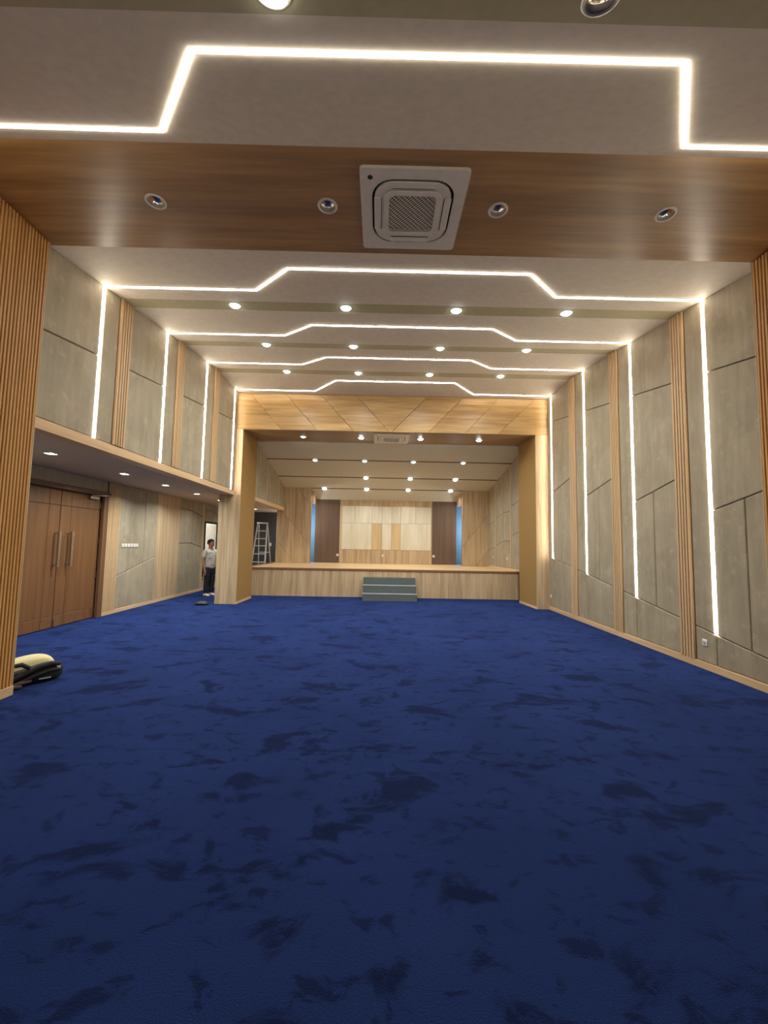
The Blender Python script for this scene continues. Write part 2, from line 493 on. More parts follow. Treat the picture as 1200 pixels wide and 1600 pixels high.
for a, b in ((8.985, 9.972), (9.972, 10.512)):
    Ap([(a, .08), (b, .08), (b, g1(b)), (a, g1(a))])
    Ap([(a, g1(a)), (b, g1(b)), (b, 2.745), (a, 2.745)])
Ap([(10.512, .08), (11.72, .08), (11.72, 2.745), (10.512, 2.745)], M['oak'])
for a, b, u0, u1, l0, l1 in ((11.72, 12.44, 2.459, 2.453, 1.48, 1.487), (12.44, 13.18, 2.453, 2.33, 1.487, 1.36)):
    Ap([(a, .08), (b, .08), (b, l1), (a, l0)])
    Ap([(a, l0), (b, l1), (b, u1), (a, u0)])
    Ap([(a, u0), (b, u1), (b, 2.745), (a, 2.745)])
Ap([(13.18, .08), (13.36, .08), (13.36, 2.745), (13.18, 2.745)], M['oak'])
for a, b, u0, u1 in ((13.36, 14.0, 2.57, 2.53), (14.0, 14.75, 2.53, 2.36)):
    Ap([(a, 2.19), (b, 2.19), (b, u1), (a, u0)]); Ap([(a, u0), (b, u1), (b, 2.745), (a, 2.745)])
Ap([(13.36, .08), (14.75, .08), (14.75, .40), (13.36, .40)], M['oak'])
Ap([(14.75, .08), (16.5, .08), (16.5, 2.745), (14.75, 2.745)])
b_ = box('baseboard_alcove', -C-.03, -C+.016, 8.575, 16.5, 0, .08, M['oak_y'], None, .003)
structure(b_, 'pale wood skirting along the alcove wall', 'baseboard')
we = box('wall_alcove_end', -C-.1, -3.3, 16.5, 16.6, 0, 2.8, M['dark_wall'])
structure(we, 'charcoal painted end wall behind the ladder', 'wall')

# service doorway at the far end of the alcove wall
d2 = thing('door_2', 'open service doorway with dark frame, behind the man', 'doorway', (-C, YD0, .41), None, 'structure')
def rel(o, root):
    for v in o.data.vertices: v.co -= Vector(root.location)
    return o
rel(box('jamb', -C-.16, -C+.02, YD0-.01, YD0+.05, .41, 2.19, M['dark_plastic'], d2, .004), d2)
rel(box('jamb', -C-.16, -C+.02, YD1-.05, YD1+.01, .41, 2.19, M['dark_plastic'], d2, .004), d2)
rel(box('lintel', -C-.16, -C+.02, YD0+.05, YD1-.05, 2.14, 2.19, M['dark_plastic'], d2, .004), d2)
rel(box('sill', -C-.16, -C+.06, YD0-.02, YD1+.02, .385, .41, M['oak_y'], d2, .004), d2)
rel(box('leaf', -C-1.02, -C-.17, YD1-.10, YD1-.055, .43, 2.13, M['white_wall'], d2, .004), d2)
sr = G().box(-C-2.2, -C-2.1, 13.0, 16.6, .3, 2.8).box(-C-2.1, -C-.16, 16.3, 16.4, .3, 2.8).box(-C-2.1, -C-.16, 13.0, 13.1, .3, 2.8)
sr.box(-C-2.1, -C-.16, 13.1, 16.3, .3, .40).box(-C-2.1, -C-.16, 13.1, 16.3, 2.7, 2.8)
sr = sr.obj('wall_service_room', M['white_wall'])
structure(sr, 'white walls of the bright service room seen through the doorway', 'wall')

# ------------------------------------------------------------------ double doors
d1 = thing('door_1', 'tall brown wooden double doors with steel bar handles under the alcove', 'door', (-C, 7.39, 0), None, 'structure')
fr = rel(G().box(-C-.16, -C+.03, 8.43, 8.57, 0, 2.5, .004).box(-C-.16, -C+.03, 6.13, 6.25, 0, 2.5, .004).box(-C-.16, -C+.05, 6.1, 8.6, 2.42, 2.5, .004).obj('door_frame', M['door_frame'], d1), d1)
for (a, b, cut, hy, hg) in ((6.255, 7.385, 7.13, 7.30, 6.262), (7.395, 8.425, 7.64, 7.60, 8.40)):
    lf = rel(box('door_leaf', -C-.10, -C-.055, a, b, .012, 2.415, M['door_frame'], d1), d1)
    for y0, y1 in ((a, cut), (cut, b)):
        for z0, z1 in ((.012, .21), (.21, 2.14), (2.14, 2.415)):
            rel(panel('door_panel', 'X', -C-.042, -C-.058, [(y0, z0), (y1, z0), (y1, z1), (y0, z1)], M['door'], lf, .006, .003), d1)
    h = G().bar((-C+.04, hy, 1.06), (-C+.04, hy, 1.68), .035, .05)
    for z in (1.09, 1.65): h.bar((-C-.045, hy, z), (-C+.02, hy, z), .022)
    rel(h.obj('pull_handle', M['steel'], lf), d1)
    for z in (.15, .85, 1.52, 2.22):
        rel(G().bar((-C-.035, hg, z-.06), (-C-.035, hg, z+.06), .02, .02).obj('hinge', M['steel'], lf), d1)
    s = 1 if a > 7 else -1
    y0 = hg-s*.34
    cl = G().box(-C-.042, -C+.015, min(y0, y0+s*.24), max(y0, y0+s*.24), 2.33, 2.39, .006)
    cl.bar((-C-.01, y0+s*.05, 2.40), (-C+.07, y0+s*.36, 2.425), .02, .012).bar((-C+.07, y0+s*.36, 2.425), (-C+.055, y0+s*.56, 2.43), .016, .012)
    rel(cl.obj('door_closer', M['steel'], lf), d1)
    if a > 7: rel(box('flush_bolt', -C-.043, -C-.035, a+.005, a+.03, .02, .15, M['steel'], lf), d1)

# ------------------------------------------------------------------ proscenium
HZ0, HZ1 = 4.447, 5.42
XI0, XI1 = -3.565, 3.975
hd = thing('trim_3', 'golden wood header over the stage with diagonal joints', 'proscenium header', (0, 0, 0), None, 'structure')
box('header_core', -A-.02, B+.03, YP+.03, YB, HZ0+.012, HZ1, M['joint_wood'], hd)
top = [-3.431, -2.52, -1.608, -.678, 1.17, 2.104, 3.023, 3.976]; bot = [-2.587, -1.655, -.723, .192, .250, 1.196, 2.157, 3.003]
tz = 5.405
edges = [(-A, -A)]+list(zip(top, bot))+[(B, B)]
for (t0, b0), (t1, b1) in zip(edges, edges[1:]):
    panel('panel', 'Y', YP, YP+.032, [(b0, HZ0), (b1, HZ0), (t1, tz), (t0, tz)], M['oak_h'], hd, .007, .003)
box('underside', XI0-.03, XI1+.03, YP+.03, YB, HZ0, HZ0+.012, M['header_under'], hd)
for side, x0, x1, xin in (('left', -4.10, XI0, XI0), ('right', XI1, B, XI1)):
    cl = thing('trim_4' if side == 'left' else 'trim_5', f'pale wood proscenium pillar with ochre inner face, {side} of the stage', 'pillar', (0, 0, 0), None, 'structure')
    if side == 'left':
        box('pillar_core', -4.10, XI0-.012, YP+.02, YB, 0, ZS, M['oak'], cl)
        box('pillar_core', -A, XI0-.012, YP+.02, YB, ZS, HZ0, M['oak'], cl)
        panel('front_board', 'Y', YP, YP+.022, [(-4.10, 0), (XI0, 0), (XI0, ZS), (-4.10, ZS)], M['oak'], cl, .001, .003)
        panel('front_board', 'Y', YP, YP+.022, [(-A, ZS), (XI0, ZS), (XI0, HZ0), (-A, HZ0)], M['oak'], cl, .001, .003)
        G().prism([(XI0-.03, YP+.02, .06), (XI0-.002, YP+.02, .06), (XI0+.018, YB, .06), (XI0-.03, YB, .06)], (0, 0, HZ0-.06)).obj('inner_face', M['ochre'], cl)
        G().prism([(XI0-.03, YP+.004, 0), (XI0+.006, YP+.004, 0), (XI0+.026, YB, 0), (XI0-.03, YB, 0)], (0, 0, .06)).obj('plinth', M['oak_y'], cl)
    else:
        box('pillar_core', XI1+.012, B+.03, YP+.02, YB, 0, HZ0, M['oak'], cl)
        panel('front_board', 'Y', YP, YP+.022, [(XI1, 0), (B, 0), (B, HZ0), (XI1, HZ0)], M['oak'], cl, .001, .003)
        G().prism([(XI1+.03, YP+.02, .06), (XI1+.002, YP+.02, .06), (XI1-.045, YB, .06), (XI1+.03, YB, .06)], (0, 0, HZ0-.06)).obj('inner_face', M['ochre'], cl)
        G().prism([(XI1+.03, YP+.004, 0), (XI1-.006, YP+.004, 0), (XI1-.053, YB, 0), (XI1+.03, YB, 0)], (0, 0, .06)).obj('plinth', M['oak_y'], cl)

# ------------------------------------------------------------------ stage
XS0, XS1 = -3.80, 4.12
st = thing('stage', 'raised wooden stage with pale timber front and brown nosing', 'stage', (.15, YST, 0), None, 'structure')
rel(box('front_board', XS0, XS1+.14, YST+.012, YST+.04, 0, .762, M['oak'], st), st)
rel(box('nosing', XS0, XS1+.14, YST-.006, YST+.04, .762, ZT-.012, M['nosing'], st, .004), st)
rel(box('deck', XS0, XS1, YST-.006, 16.0, ZT-.012, ZT, M['stage_top'], st), st)
rel(box('platform', XS0+.02, XS1, YST+.04, 15.9, 0, ZT-.013, M['joint_wood'], st), st)
rel(box('side_trim', XS0, XS0+.05, YST+.2, 15.08, ZT, ZT+.03, M['nosing'], st), st)

# stage right wall
def wallpanel_x(pts, mat, parent, th):
    """board whose face follows a slightly splayed wall; pts are (x,y,z)"""
    return G().prism(pts, (th, 0, 0)).obj('panel', mat, parent)
SXR = lambda y: 4.10-.14*(y-12.0)/3.1
SXL = lambda y: -3.565+.06*(y-11.7)/3.4
SCP = [(11.72, 4.42), (12.80, 4.14), (14.15, 3.82), (15.1, 3.553), (15.85, 3.205)]
def scz(y):
    for (y0, z0), (y1, z1) in zip(SCP, SCP[1:]):
        if y <= y1: return z0+(z1-z0)*(y-y0)/(y1-y0)
    return SCP[-1][1]
ws = G().prism([(SXR(11.7)+.03, 11.72, 0), (SXR(15.3)+.03, 15.3, 0), (SXR(15.3)+.15, 15.3, 0), (SXR(11.7)+.3, 11.72, 0)], (0, 0, 4.6)).obj('wall_stage_right', M['joint'])
structure(ws, 'right side wall of the stage with grey panels and wood battens', 'wall')
for y0, y1 in ((11.74, 12.86), (12.92, 13.55), (13.55, 14.33), (14.39, 15.08)):
    rise = .19 if y0 < 13.5 else .12
    ga = lambda y: 2.82+.19*(12.75-y) if y < 12.9 else (2.655+.0*(13.5-y) if y1 < 13.6 else (2.655-.2*(y-13.55) if y < 14.35 else 2.42-.16*(y-14.6)))
    a0, a1 = ga(y0+.01), ga(y1-.01); l0, l1 = a0-.92, a1-.92
    for z00, z01, z10, z11 in ((ZT+.05, ZT+.05, l0, l1), (l0, l1, a0, a1), (a0, a1, scz(y0)+.05, scz(y1)+.05)):
        p = inset([(y0, z00), (y1, z01), (y1, z11), (y0, z10)], .006)
        wallpanel_x([(SXR(q[0]), q[0], q[1]) for q in p], M['concrete'], ws, .032)
for y in (12.89, 14.36):
    G().prism([(SXR(y)-.01, y-.03, ZT), (SXR(y)-.01, y+.03, ZT), (SXR(y)-.01, y+.03, scz(y)+.04), (SXR(y)-.01, y-.03, scz(y)+.04)], (.04, 0, 0)).obj('batten', M['slat_pale'], ws)
G().prism([(SXR(11.74)-.012, 11.74, ZT), (SXR(15.08)-.012, 15.08, ZT), (SXR(15.08)-.012, 15.08, ZT+.05), (SXR(11.74)-.012, 11.74, ZT+.05)], (.03, 0, 0)).obj('skirting', M['oak_y'], ws)
# stage left upper wall
wt = G().prism([(SXL(11.7)-.03, 11.74, 2.83), (SXL(15.1)-.03, 15.1, 2.83), (SXL(15.1)-.17, 15.1, 2.83), (SXL(11.7)-.17, 11.74, 2.83)], (0, 0, 1.6)).obj('wall_stage_left', M['joint'])
structure(wt, 'upper left side wall of the stage with grey panels above the opening', 'wall')
for y0, y1 in ((11.75, 12.05), (12.05, 12.80), (12.86, 13.5), (13.5, 14.24), (14.30, 15.08)):
    p = inset([(y0, 2.84), (y1, 2.84), (y1, scz(y1)+.05), (y0, scz(y0)+.05)], .006)
    wallpanel_x([(SXL(q[0]), q[0], q[1]) for q in p], M['concrete'], wt, -.032)
for y in (12.83, 14.27):
    G().prism([(SXL(y)+.01, y-.03, 2.83), (SXL(y)+.01, y+.03, 2.83), (SXL(y)+.01, y+.03, scz(y)+.04), (SXL(y)+.01, y-.03, scz(y)+.04)], (-.04, 0, 0)).obj('batten', M['slat_pale'], wt)
G().prism([(SXL(11.74)+.012, 11.74, 2.72), (SXL(15.1)+.012, 15.1, 2.72), (SXL(15.1)-.2, 15.1, 2.72), (SXL(11.7)-.2, 11.74, 2.72)], (0, 0, .115)).obj('fascia', M['oak_y'], wt)

# stage ceiling
cs = box('ceiling_stage', -3.9, 4.5, 11.74, 16.0, 4.6, 4.68, M['stage_paint'])
structure(cs, 'cream stage ceiling stepping down in four panels to the back', 'ceiling')
for i, ((y0, z0), (y1, z1)) in enumerate(zip(SCP, SCP[1:])):
    xa, xb = (-3.72, 4.25) if i < 3 else (-2.53, 3.0)
    up0 = -.013 if i else 0
    dn1 = .016 if i < 3 else 0
    ya = y0+(0 if i else .012)
    G().prism([(xa, ya, z0+up0), (xa, y1-.002, z1+dn1), (xa, y1-.002, z1+dn1+.06), (xa, ya, z0+up0+.09)], (xb-xa, 0, 0)).obj('ceiling_panel', M['stage_paint'], cs)
    if i: box('shaded_riser', xa, xb, y0-.004, y0-.001, z0-.012, z0+.04, M['nosing'], cs)  # dark strip: shade on the step face put into its colour

# wood side panels facing the hall (y = 15.1)
YW = 15.1
for side in ('left', 'right'):
    xs = (-3.755, -2.515) if side == 'left' else (2.985, 4.02)
    wp = box('wall_stage_wing_'+side, xs[0], xs[1], YW+.022, YW+.12, ZT, 3.66, M['joint_wood'])
    structure(wp, f'vertical grain wood wing panel with diagonal joints, {side} of the stage', 'wall')
    if side == 'left':
        P = lambda pts: panel('panel', 'Y', YW, YW+.024, pts, M['oak'], wp, .007, .003)
        a, m, b = xs[0], -3.09, xs[1]; z1 = 3.6
        P([(a, ZT), (m, ZT), (a, 1.70)]); P([(m, ZT), (m, 2.165), (a, 2.87), (a, 1.70)])
        P([(m, 2.165), (m, z1), (a, z1), (a, 2.87)])
        P([(m, ZT), (b, ZT), (b, 1.47), (m, 2.165)]); P([(m, 2.165), (b, 1.47), (b, 2.95), (m, 3.57)])
        P([(b, 2.95), (b, z1), (m, z1), (m, 3.57)])
    else:
        P = lambda pts: panel('panel', 'Y', YW, YW+.024, pts, M['oak'], wp, .007, .003)
        a, b = xs; z1 = 3.6
        P([(3.48, ZT), (b, ZT), (b, 1.54)]); P([(a, ZT), (3.48, ZT), (b, 1.54), (b, 2.80), (a, 1.50)])
        P([(a, 1.50), (b, 2.80), (b, z1), (a, z1)])
    # return towards the back wall: lintel over the side entrance
    xr = (-2.515, -2.44) if side == 'left' else (2.91, 2.985)
    rt = G().box(xr[0], xr[1], YW+.13, 15.79, 3.03, 3.6)
    rt = rt.obj('wall_stage_lintel_'+side, M['oak'])
    structure(rt, f'wood lintel over the {side} side entrance of the stage', 'wall')
    xb = (-3.25, -2.45) if side == 'left' else (2.88, 3.9)
    bw = box('wall_backstage_'+side, xb[0], xb[1], 16.35, 16.45, 0, 3.5, M['blue'])
    structure(bw, f'pale blue backstage wall seen through the {side} side entrance', 'wall')
    ld = bpy.data.lights.new('backstage_fill', 'POINT'); ld.energy = 16; ld.color = (.9, .97, 1); ld.shadow_soft_size = .12  # added unseen point light, brightens the blue wall behind the entrance
    lo_ = bpy.data.objects.new('backstage_fill', ld); COL.objects.link(lo_)
    lo_.location = (-3.05 if side == 'left' else 3.6, 15.5, 2.2); lo_.parent = bw
# back wall
wb = box('wall_back', -2.47, 2.9, 15.832, 15.95, ZT, 3.5, M['joint_wood'])
structure(wb, 'stage back wall of pale plywood flanked by brown boards', 'wall')
def Bp(x0, x1, z0, z1, mat, proud=0, n=1, name='board'):
    p = (x1-x0)/n
    for i in range(n):
        panel(name, 'Y', 15.8-proud, 15.835, [(x0+p*i, z0), (x0+p*(i+1), z0), (x0+p*(i+1), z1), (x0+p*i, z1)], mat, wb, .006, .003)
Bp(-2.47, -1.535, ZT, 3.25, M['brown']); Bp(1.972, 2.9, ZT, 3.25, M['brown'])
for a, b in ((-1.535, -.64), (-.64, .226), (.226, 1.10), (1.10, 1.972)): Bp(a, b, ZT, 1.345, M['oak'])
Bp(-1.535, 1.972, 3.0, 3.25, M['oak'])
for a, b in ((-1.46, -.95), (-.95, -.32)): Bp(a, b, 2.345, 3.0, M['ply'], .006)
for a, b in ((.78, 1.35), (1.35, 1.93)): Bp(a, b, 2.355, 3.0, M['ply'], .006)
Bp(-.32, .073, 2.345, 3.0, M['ply'], .004); Bp(.073, .437, 2.345, 3.0, M['ply'], .004); Bp(.437, .78, 2.345, 3.0, M['ply'], .004)
Bp(-1.46, -.32, 1.345, 2.345, M['ply'], .006); Bp(.78, 1.93, 1.345, 2.355, M['ply'], .006)
Bp(-.32, .073, 1.345, 2.345, M['ply_mid'], .003); Bp(.073, .437, 1.345, 2.345, M['ply'], .003); Bp(.437, .78, 1.345, 2.345, M['ply_mid'], .003)
Bp(-1.535, -1.46, 1.345, 3.0, M['ply_mid']); Bp(1.93, 1.972, 1.345, 3.0, M['ply_mid'])

# rear end of the hall behind the camera
wz = box('wall_front', -3.9, 4.4, -5.3, -5.2, 0, 4.4, M['white_wall'])
structure(wz, 'plain hall wall behind the camera', 'wall')

# ------------------------------------------------------------------ LED strips
ORD = ['first', 'second', 'third', 'fourth']
def strip_poly(pts, w, th, normal):
    """mitred flat ribbon along pts lying in a plane with the given normal"""
    pts = [Vector(p) for p in pts]; nrm = Vector(normal).normalized(); L = []; R = []
    for i, p in enumerate(pts):
        ds = []
        if i: ds.append((p-pts[i-1]).normalized())
        if i < len(pts)-1: ds.append((pts[i+1]-p).normalized())
        ns = [nrm.cross(d).normalized() for d in ds]
        n = sum(ns, Vector()).normalized(); k = w/2/max(.4, n.dot(ns[0]))
        L.append(p+n*k); R.append(p-n*k)
    m = len(pts); v = L+R+[q+nrm*th for q in L]+[q+nrm*th for q in R]; f = []
    for i in range(m-1):
        f += [(i, i+1, m+i+1, m+i), (2*m+i, 2*m+i+1, 3*m+i+1, 3*m+i), (i, i+1, 2*m+i+1, 2*m+i), (m+i, m+i+1, 3*m+i+1, 3*m+i)]
    f += [(0, m, 3*m, 2*m), (m-1, 2*m-1, 4*m-1, 3*m-1)]
    return G().add(v, f)
SW, STH = .021, .008
inner = [(-1.17, 1.765, .575), (-1.17, 1.77, .50), (-1.15, 1.78, .50), (-1.12, 1.72, .70)]
for k, ys in enumerate(STR):
    t = thing('led_strip', ['white LED strip on ceiling and walls nearest the wooden beam', 'white LED strip on ceiling and walls, second beyond the wooden beam',
              'white LED strip on ceiling and walls, third beyond the wooden beam', 'white LED strip right in front of the golden stage header'][k], 'light strip', (0, ys, 0), 'LED strips across the hall beyond the beam')
    a, b, dy = inner[k]
    pts = [(-A, ys), (-1.72, ys), (a, ys-dy), (b, ys-dy), (2.31, ys), (B, ys)]
    sl_ = math.atan2(cz(ys)-cz(ys-.3), .3)
    zz = lambda y: cz(ys)+(y-ys)*math.tan(sl_)+.004
    nrm = (0, math.sin(sl_), -math.cos(sl_))
    o = strip_poly([(x, y, zz(y)) for x, y in pts], SW, STH+.004, nrm).obj('ceiling_run', M['led'], t); rel(o, t)
    o = box('wall_run', -A-.02, -A+STH, ys-SW/2, ys+SW/2, 2.862, cz(ys), M['led'], t); rel(o, t)
    zl = sl(ys)
    o = G().prism([(B+.02, ys-SW/2, cz(ys)), (B+.02, ys+SW/2, cz(ys)), (B+.02, ys+SW/2, zl+.05), (B+.02, ys, zl), (B+.02, ys-SW/2, zl+.05)], (-.02-STH, 0, 0)).obj('wall_run', M['led'], t); rel(o, t)
t = thing('led_strip', 'white LED strip overhead, on the near side of the wooden beam', 'light strip', (0, 2.97, 0))
pts = [(XL, 2.955), (-1.728, 2.967), (-1.165, 2.235), (1.756, 2.226), (2.316, 2.991), (XR, 2.985)]
nrm = Vector((0, .33, -.944))
o = strip_poly([(x, y, nz(y)+.004) for x, y in pts], SW, STH+.004, nrm).obj('ceiling_run', M['led'], t); rel(o, t)

# ------------------------------------------------------------------ downlights
def downlight(loc, label, group, state='on', slope=0.0, watts=DOWN_W, ro=.094, ri=.072, square=False, cone=150):
    t = thing('downlight', label, 'downlight', loc, group, None, (slope, 0, 0))
    if square:
        h = .075; g = G()
        for (x0, x1, y0, y1) in ((-h, h, -h, -h+.02), (-h, h, h-.02, h), (-h, -h+.02, -h+.02, h-.02), (h-.02, h, -h+.02, h-.02)): g.box(x0, x1, y0, y1, -.01, .004)
        g.obj('trim_ring', M['white_plastic'], t)
        box('lens', -h+.02, h-.02, -h+.02, h-.02, -.006, .0, M['lens_on'], t)
    else:
        G().lathe([(ri, -.004), (ri+.006, -.011), (ro-.006, -.009), (ro, -.003), (ro, .006), (ri, .006)], 28, True).obj('trim_ring', M['white_plastic'], t, True)
        if state == 'off':
            prof = [(ri+.001, -.004), (ri-.003, .02), (ri-.012, .045), (ri-.024, .07), (.03, .085), (.03, .095), (.0, .095)]
            G().lathe(prof, 28).obj('reflector', M['chrome'], t, True)
            G().tube([(-.028, 0, .055), (.028, 0, .055)], .013, 10).tube([(-.028, .024, .06), (.028, .024, .06)], .011, 10).obj('lamp', M['lens_off'], t, True)
        else:
            G().lathe([(.0, -.040), (ri*.45, -.037), (ri*.78, -.026), (ri*.95, -.012), (ri, -.003), (ri, .002), (0, .002)], 28).obj('lens', M['lens_on'] if state == 'on' else M['lens_dim'], t, True)
    if state == 'on':
        ld = bpy.data.lights.new('lamp_light', 'AREA'); ld.shape = 'DISK'; ld.size = .1; ld.energy = watts; ld.spread = math.radians(cone)
        ld.color = (.95, 1.0, .98)
        lo = bpy.data.objects.new('lamp_light', ld); COL.objects.link(lo); lo.parent = t; lo.location = (0, 0, -.012 if square else -.044)
    return t
PL = ['leftmost of four', 'second from left', 'third from left', 'rightmost of four']
rows = [(5.835, 'first ceiling row beyond the wooden beam'), (7.49, 'second ceiling row beyond the wooden beam'), (9.165, 'ceiling row nearest the stage header')]
for y, ds in rows:
    s = math.atan2(cz(y+.1)-cz(y-.1), .2)
    for x, p in zip(DLX, PL):
        downlight((x, y, cz(y)+.008), f'lit downlight, {p} in the {ds}', 'downlights in the hall ceiling bands', 'on', s)
for x, p in zip(BLX, PL):
    downlight((x, BLY, ZB), f'unlit downlight with chrome reflector in the brown wooden beam, {p}', 'downlights in the wooden beam', 'off')
sN = math.atan(.35)
downlight((-.592, 1.885, nz(1.885)+.004), 'lit downlight at the top edge of the picture, in the near olive band', 'downlights in the near olive band', 'on', sN)
downlight((1.06, 1.875, nz(1.875)+.004), 'unlit downlight at the top edge of the picture, in the near olive band', 'downlights in the near olive band', 'off', sN)
for y, wt in ((5.79, 1), (7.48, 1), (8.93, 1), (10.46, 1)):
    i = [5.79, 7.48, 8.93, 10.46].index(y)
    downlight((-4.63, y, ZS), f'small square lit downlight in the alcove soffit, {ORD[i]} from the camera', 'square downlights in the alcove soffit', 'on', 0, ALCOVE_W, square=True)
downlight((-4.63, 12.0, ZS), 'unseen square downlight added in the alcove soffit to light the man', 'square downlights in the alcove soffit', 'on', 0, ALCOVE_W*.45, square=True)  # added behind the pillar, out of view, to brighten this end of the alcove
downlight((-4.5, 14.9, ZS), 'small square lit downlight in the soffit near the ladder', 'square downlights in the alcove soffit', 'on', 0, ALCOVE_W*.6, square=True)
for x, p, stt in zip([-2.144, -.565, 1.059, 2.66], PL, ['dim', 'on', 'on', 'on']):
    downlight((x, 11.18, HZ0), f'{"dim" if stt == "dim" else "lit"} downlight under the golden stage header, {p}', 'downlights under the stage header', stt, 0, STAGE_W*.6)
for (y, zz_, on, ds) in ((12.80, 4.13, [1, 1, 1, 1], 'front'), (14.15, 3.81, [0, 1, 1, 1], 'middle'), (15.1, 3.545, [1, 1, 1, 1], 'rear')):
    for x, p, o_ in zip([-2.06, -.52, 1.0, 2.553], PL, on):
        if o_: downlight((x, y, zz_), f'small lit downlight, {ds} row of the stage ceiling, {p if ds != "middle" else ["", "leftmost of three", "middle of three", "rightmost of three"][PL.index(p)]}', 'downlights in the stage ceiling', 'dim' if ds == 'front' else 'on', -.24 if ds != 'x' else 0, STAGE_W*.55)

# ------------------------------------------------------------------ cassette air conditioners
def rsq(h, r, n=6):
    pts = []
    for cx, cy, a0 in ((h-r, h-r, 0), (-h+r, h-r, 90), (-h+r, -h+r, 180), (h-r, -h+r, 270)):
        for i in range(n+1):
            a = math.radians(a0+90*i/n); pts.append((cx+r*math.cos(a), cy+r*math.sin(a)))
    return pts
def ring_plate(outer, inn, z0, z1):
    n = len(outer)
    v = [(x, y, z0) for x, y in outer]+[(x, y, z0) for x, y in inn]+[(x, y, z1) for x, y in outer]+[(x, y, z1) for x, y in inn]
    f = []
    for i in range(n):
        j = (i+1) % n
        f += [(i, j, n+j, n+i), (2*n+i, 2*n+j, 3*n+j, 3*n+i), (i, j, 2*n+j, 2*n+i), (n+i, n+j, 3*n+j, 3*n+i)]
    return G().add(v, f)
def cassette(loc, label):
    t = thing('air_conditioner', label, 'air conditioner', loc, 'ceiling cassette air conditioners')
    H = .475
    ring_plate(rsq(H, .035), rsq(.372, .19), -.028, .0).obj('face_frame', M['ac_white'], t)
    G().prism([(x, y, -.006) for x, y in rsq(.374, .19)], (0, 0, .005)).obj('air_slot', M['dark_gap'], t)
    g = ring_plate(rsq(.348, .175), rsq(.262, .085), -.034, -.006)
    g.obj('centre_panel', M['ac_white'], t)
    ring_plate(rsq(.262, .085), rsq(.215, .05), -.042, -.010).obj('grille_frame', M['ac_white'], t)
    G().prism([(x, y, -.016) for x, y in rsq(.216, .05)], (0, 0, .008)).obj('filter', M['dark_gap'], t)
    g = G(); h = .214
    for d in (1, -1):
        k = -2*h+.015
        while k < 2*h:
            # line x*d + y = k clipped to the square
            xs = [x for x in (-h, h)]; pts = []
            for x in xs:
                y = k-d*x
                if abs(y) <= h: pts.append((x, y))
            for y in (-h, h):
                x = (k-y)/d
                if abs(x) < h: pts.append((x, y))
            if len(pts) >= 2 and math.hypot(pts[0][0]-pts[1][0], pts[0][1]-pts[1][1]) > .03:
                zz2 = -.036 if d == 1 else -.032
                g.bar((*pts[0], zz2), (*pts[1], zz2), .0078 if d == 1 else .0065, .004)
            k += .031 if d == 1 else .05
    g.obj('grille', M['ac_white'], t)
    for i in range(4):
        lv = G().box(-.19, .19, .292, .352, -.041, -.030, .003)
        o = lv.obj('louver', M['ac_white'], t); o.rotation_euler = (0, 0, i*math.pi/2)
        o = G().box(-.19, .19, .284, .289, -.036, -.0335).obj('louver_gap', M['dark_gap'], t); o.rotation_euler = (0, 0, i*math.pi/2)
    o = G().lathe([(0, -.031), (.02, -.031), (.024, -.027), (0, -.027)], 20).obj('sensor', M['dark_plastic'], t); o.location = (-.385, -.385, 0)
    return t
cassette((.242, 3.735, ZB), 'white cassette air conditioner in the brown wooden beam')
cassette((.262, 11.2, HZ0), 'white cassette air conditioner under the golden stage header')

# ------------------------------------------------------------------ sockets and switches
def socket(loc, rz, label, group='wall sockets', cat='socket'):
    """plate faces -y in its own frame"""
    t = thing('wall_socket', label, cat, loc, group, None, (0, 0, rz))
    G().box(-.043, .043, -.012, .0, -.043, .043, .006).obj('plate', M['white_plastic'], t)
    o = G().lathe([(.0, .004), (.02, .004), (.024, .0), (.024, -.001), (0, -.001)], 18).obj('receptacle', M['alu_pale'], t)
    o.rotation_euler = (math.pi/2, 0, 0); o.location = (0, -.012, 0)
    G().box(-.009, -.005, -.0175, -.0155, -.003, .003).box(.005, .009, -.0175, -.0155, -.003, .003).obj('pin_hole', M['dark_plastic'], t)
    return t
HP = math.pi/2
socket((B, 5.536, .345), -HP, 'white wall socket low on the right wall, under the nearest LED strip')
socket((B, 10.47, .343), -HP, 'white wall socket low on the right wall, beside the right pillar')
socket((-1.591, 15.8, 1.125), 0, 'white socket on the brown board left of the pale back wall')
socket((.119, 15.8, 1.13), 0, 'white socket in the middle of the pale stage back wall')
socket((2.042, 15.8, 1.14), 0, 'white socket on the brown board right of the pale back wall')
for y, ds in ((13.2, 'nearer the pillar'), (14.6, 'nearer the back')):
    socket((SXR(y), y, 1.18), -HP, f'white socket on the right side wall of the stage, {ds}')
for i in range(6):
    t = thing('light_switch', 'white light switch beside the doors, '+['nearest the doors', 'second from the doors', 'third from the doors', 'fourth from the doors', 'fifth from the doors', 'farthest from the doors'][i],
              'switch', (-C, 9.166+i*.106, 1.424), 'row of light switches on the alcove wall', None, (0, 0, HP))
    G().box(-.042, .042, -.012, 0, -.042, .042, .005).obj('plate', M['white_plastic'], t)
    G().box(-.026, .026, -.018, -.012, -.03, .03, .004).obj('rocker', M['white_plastic'], t)

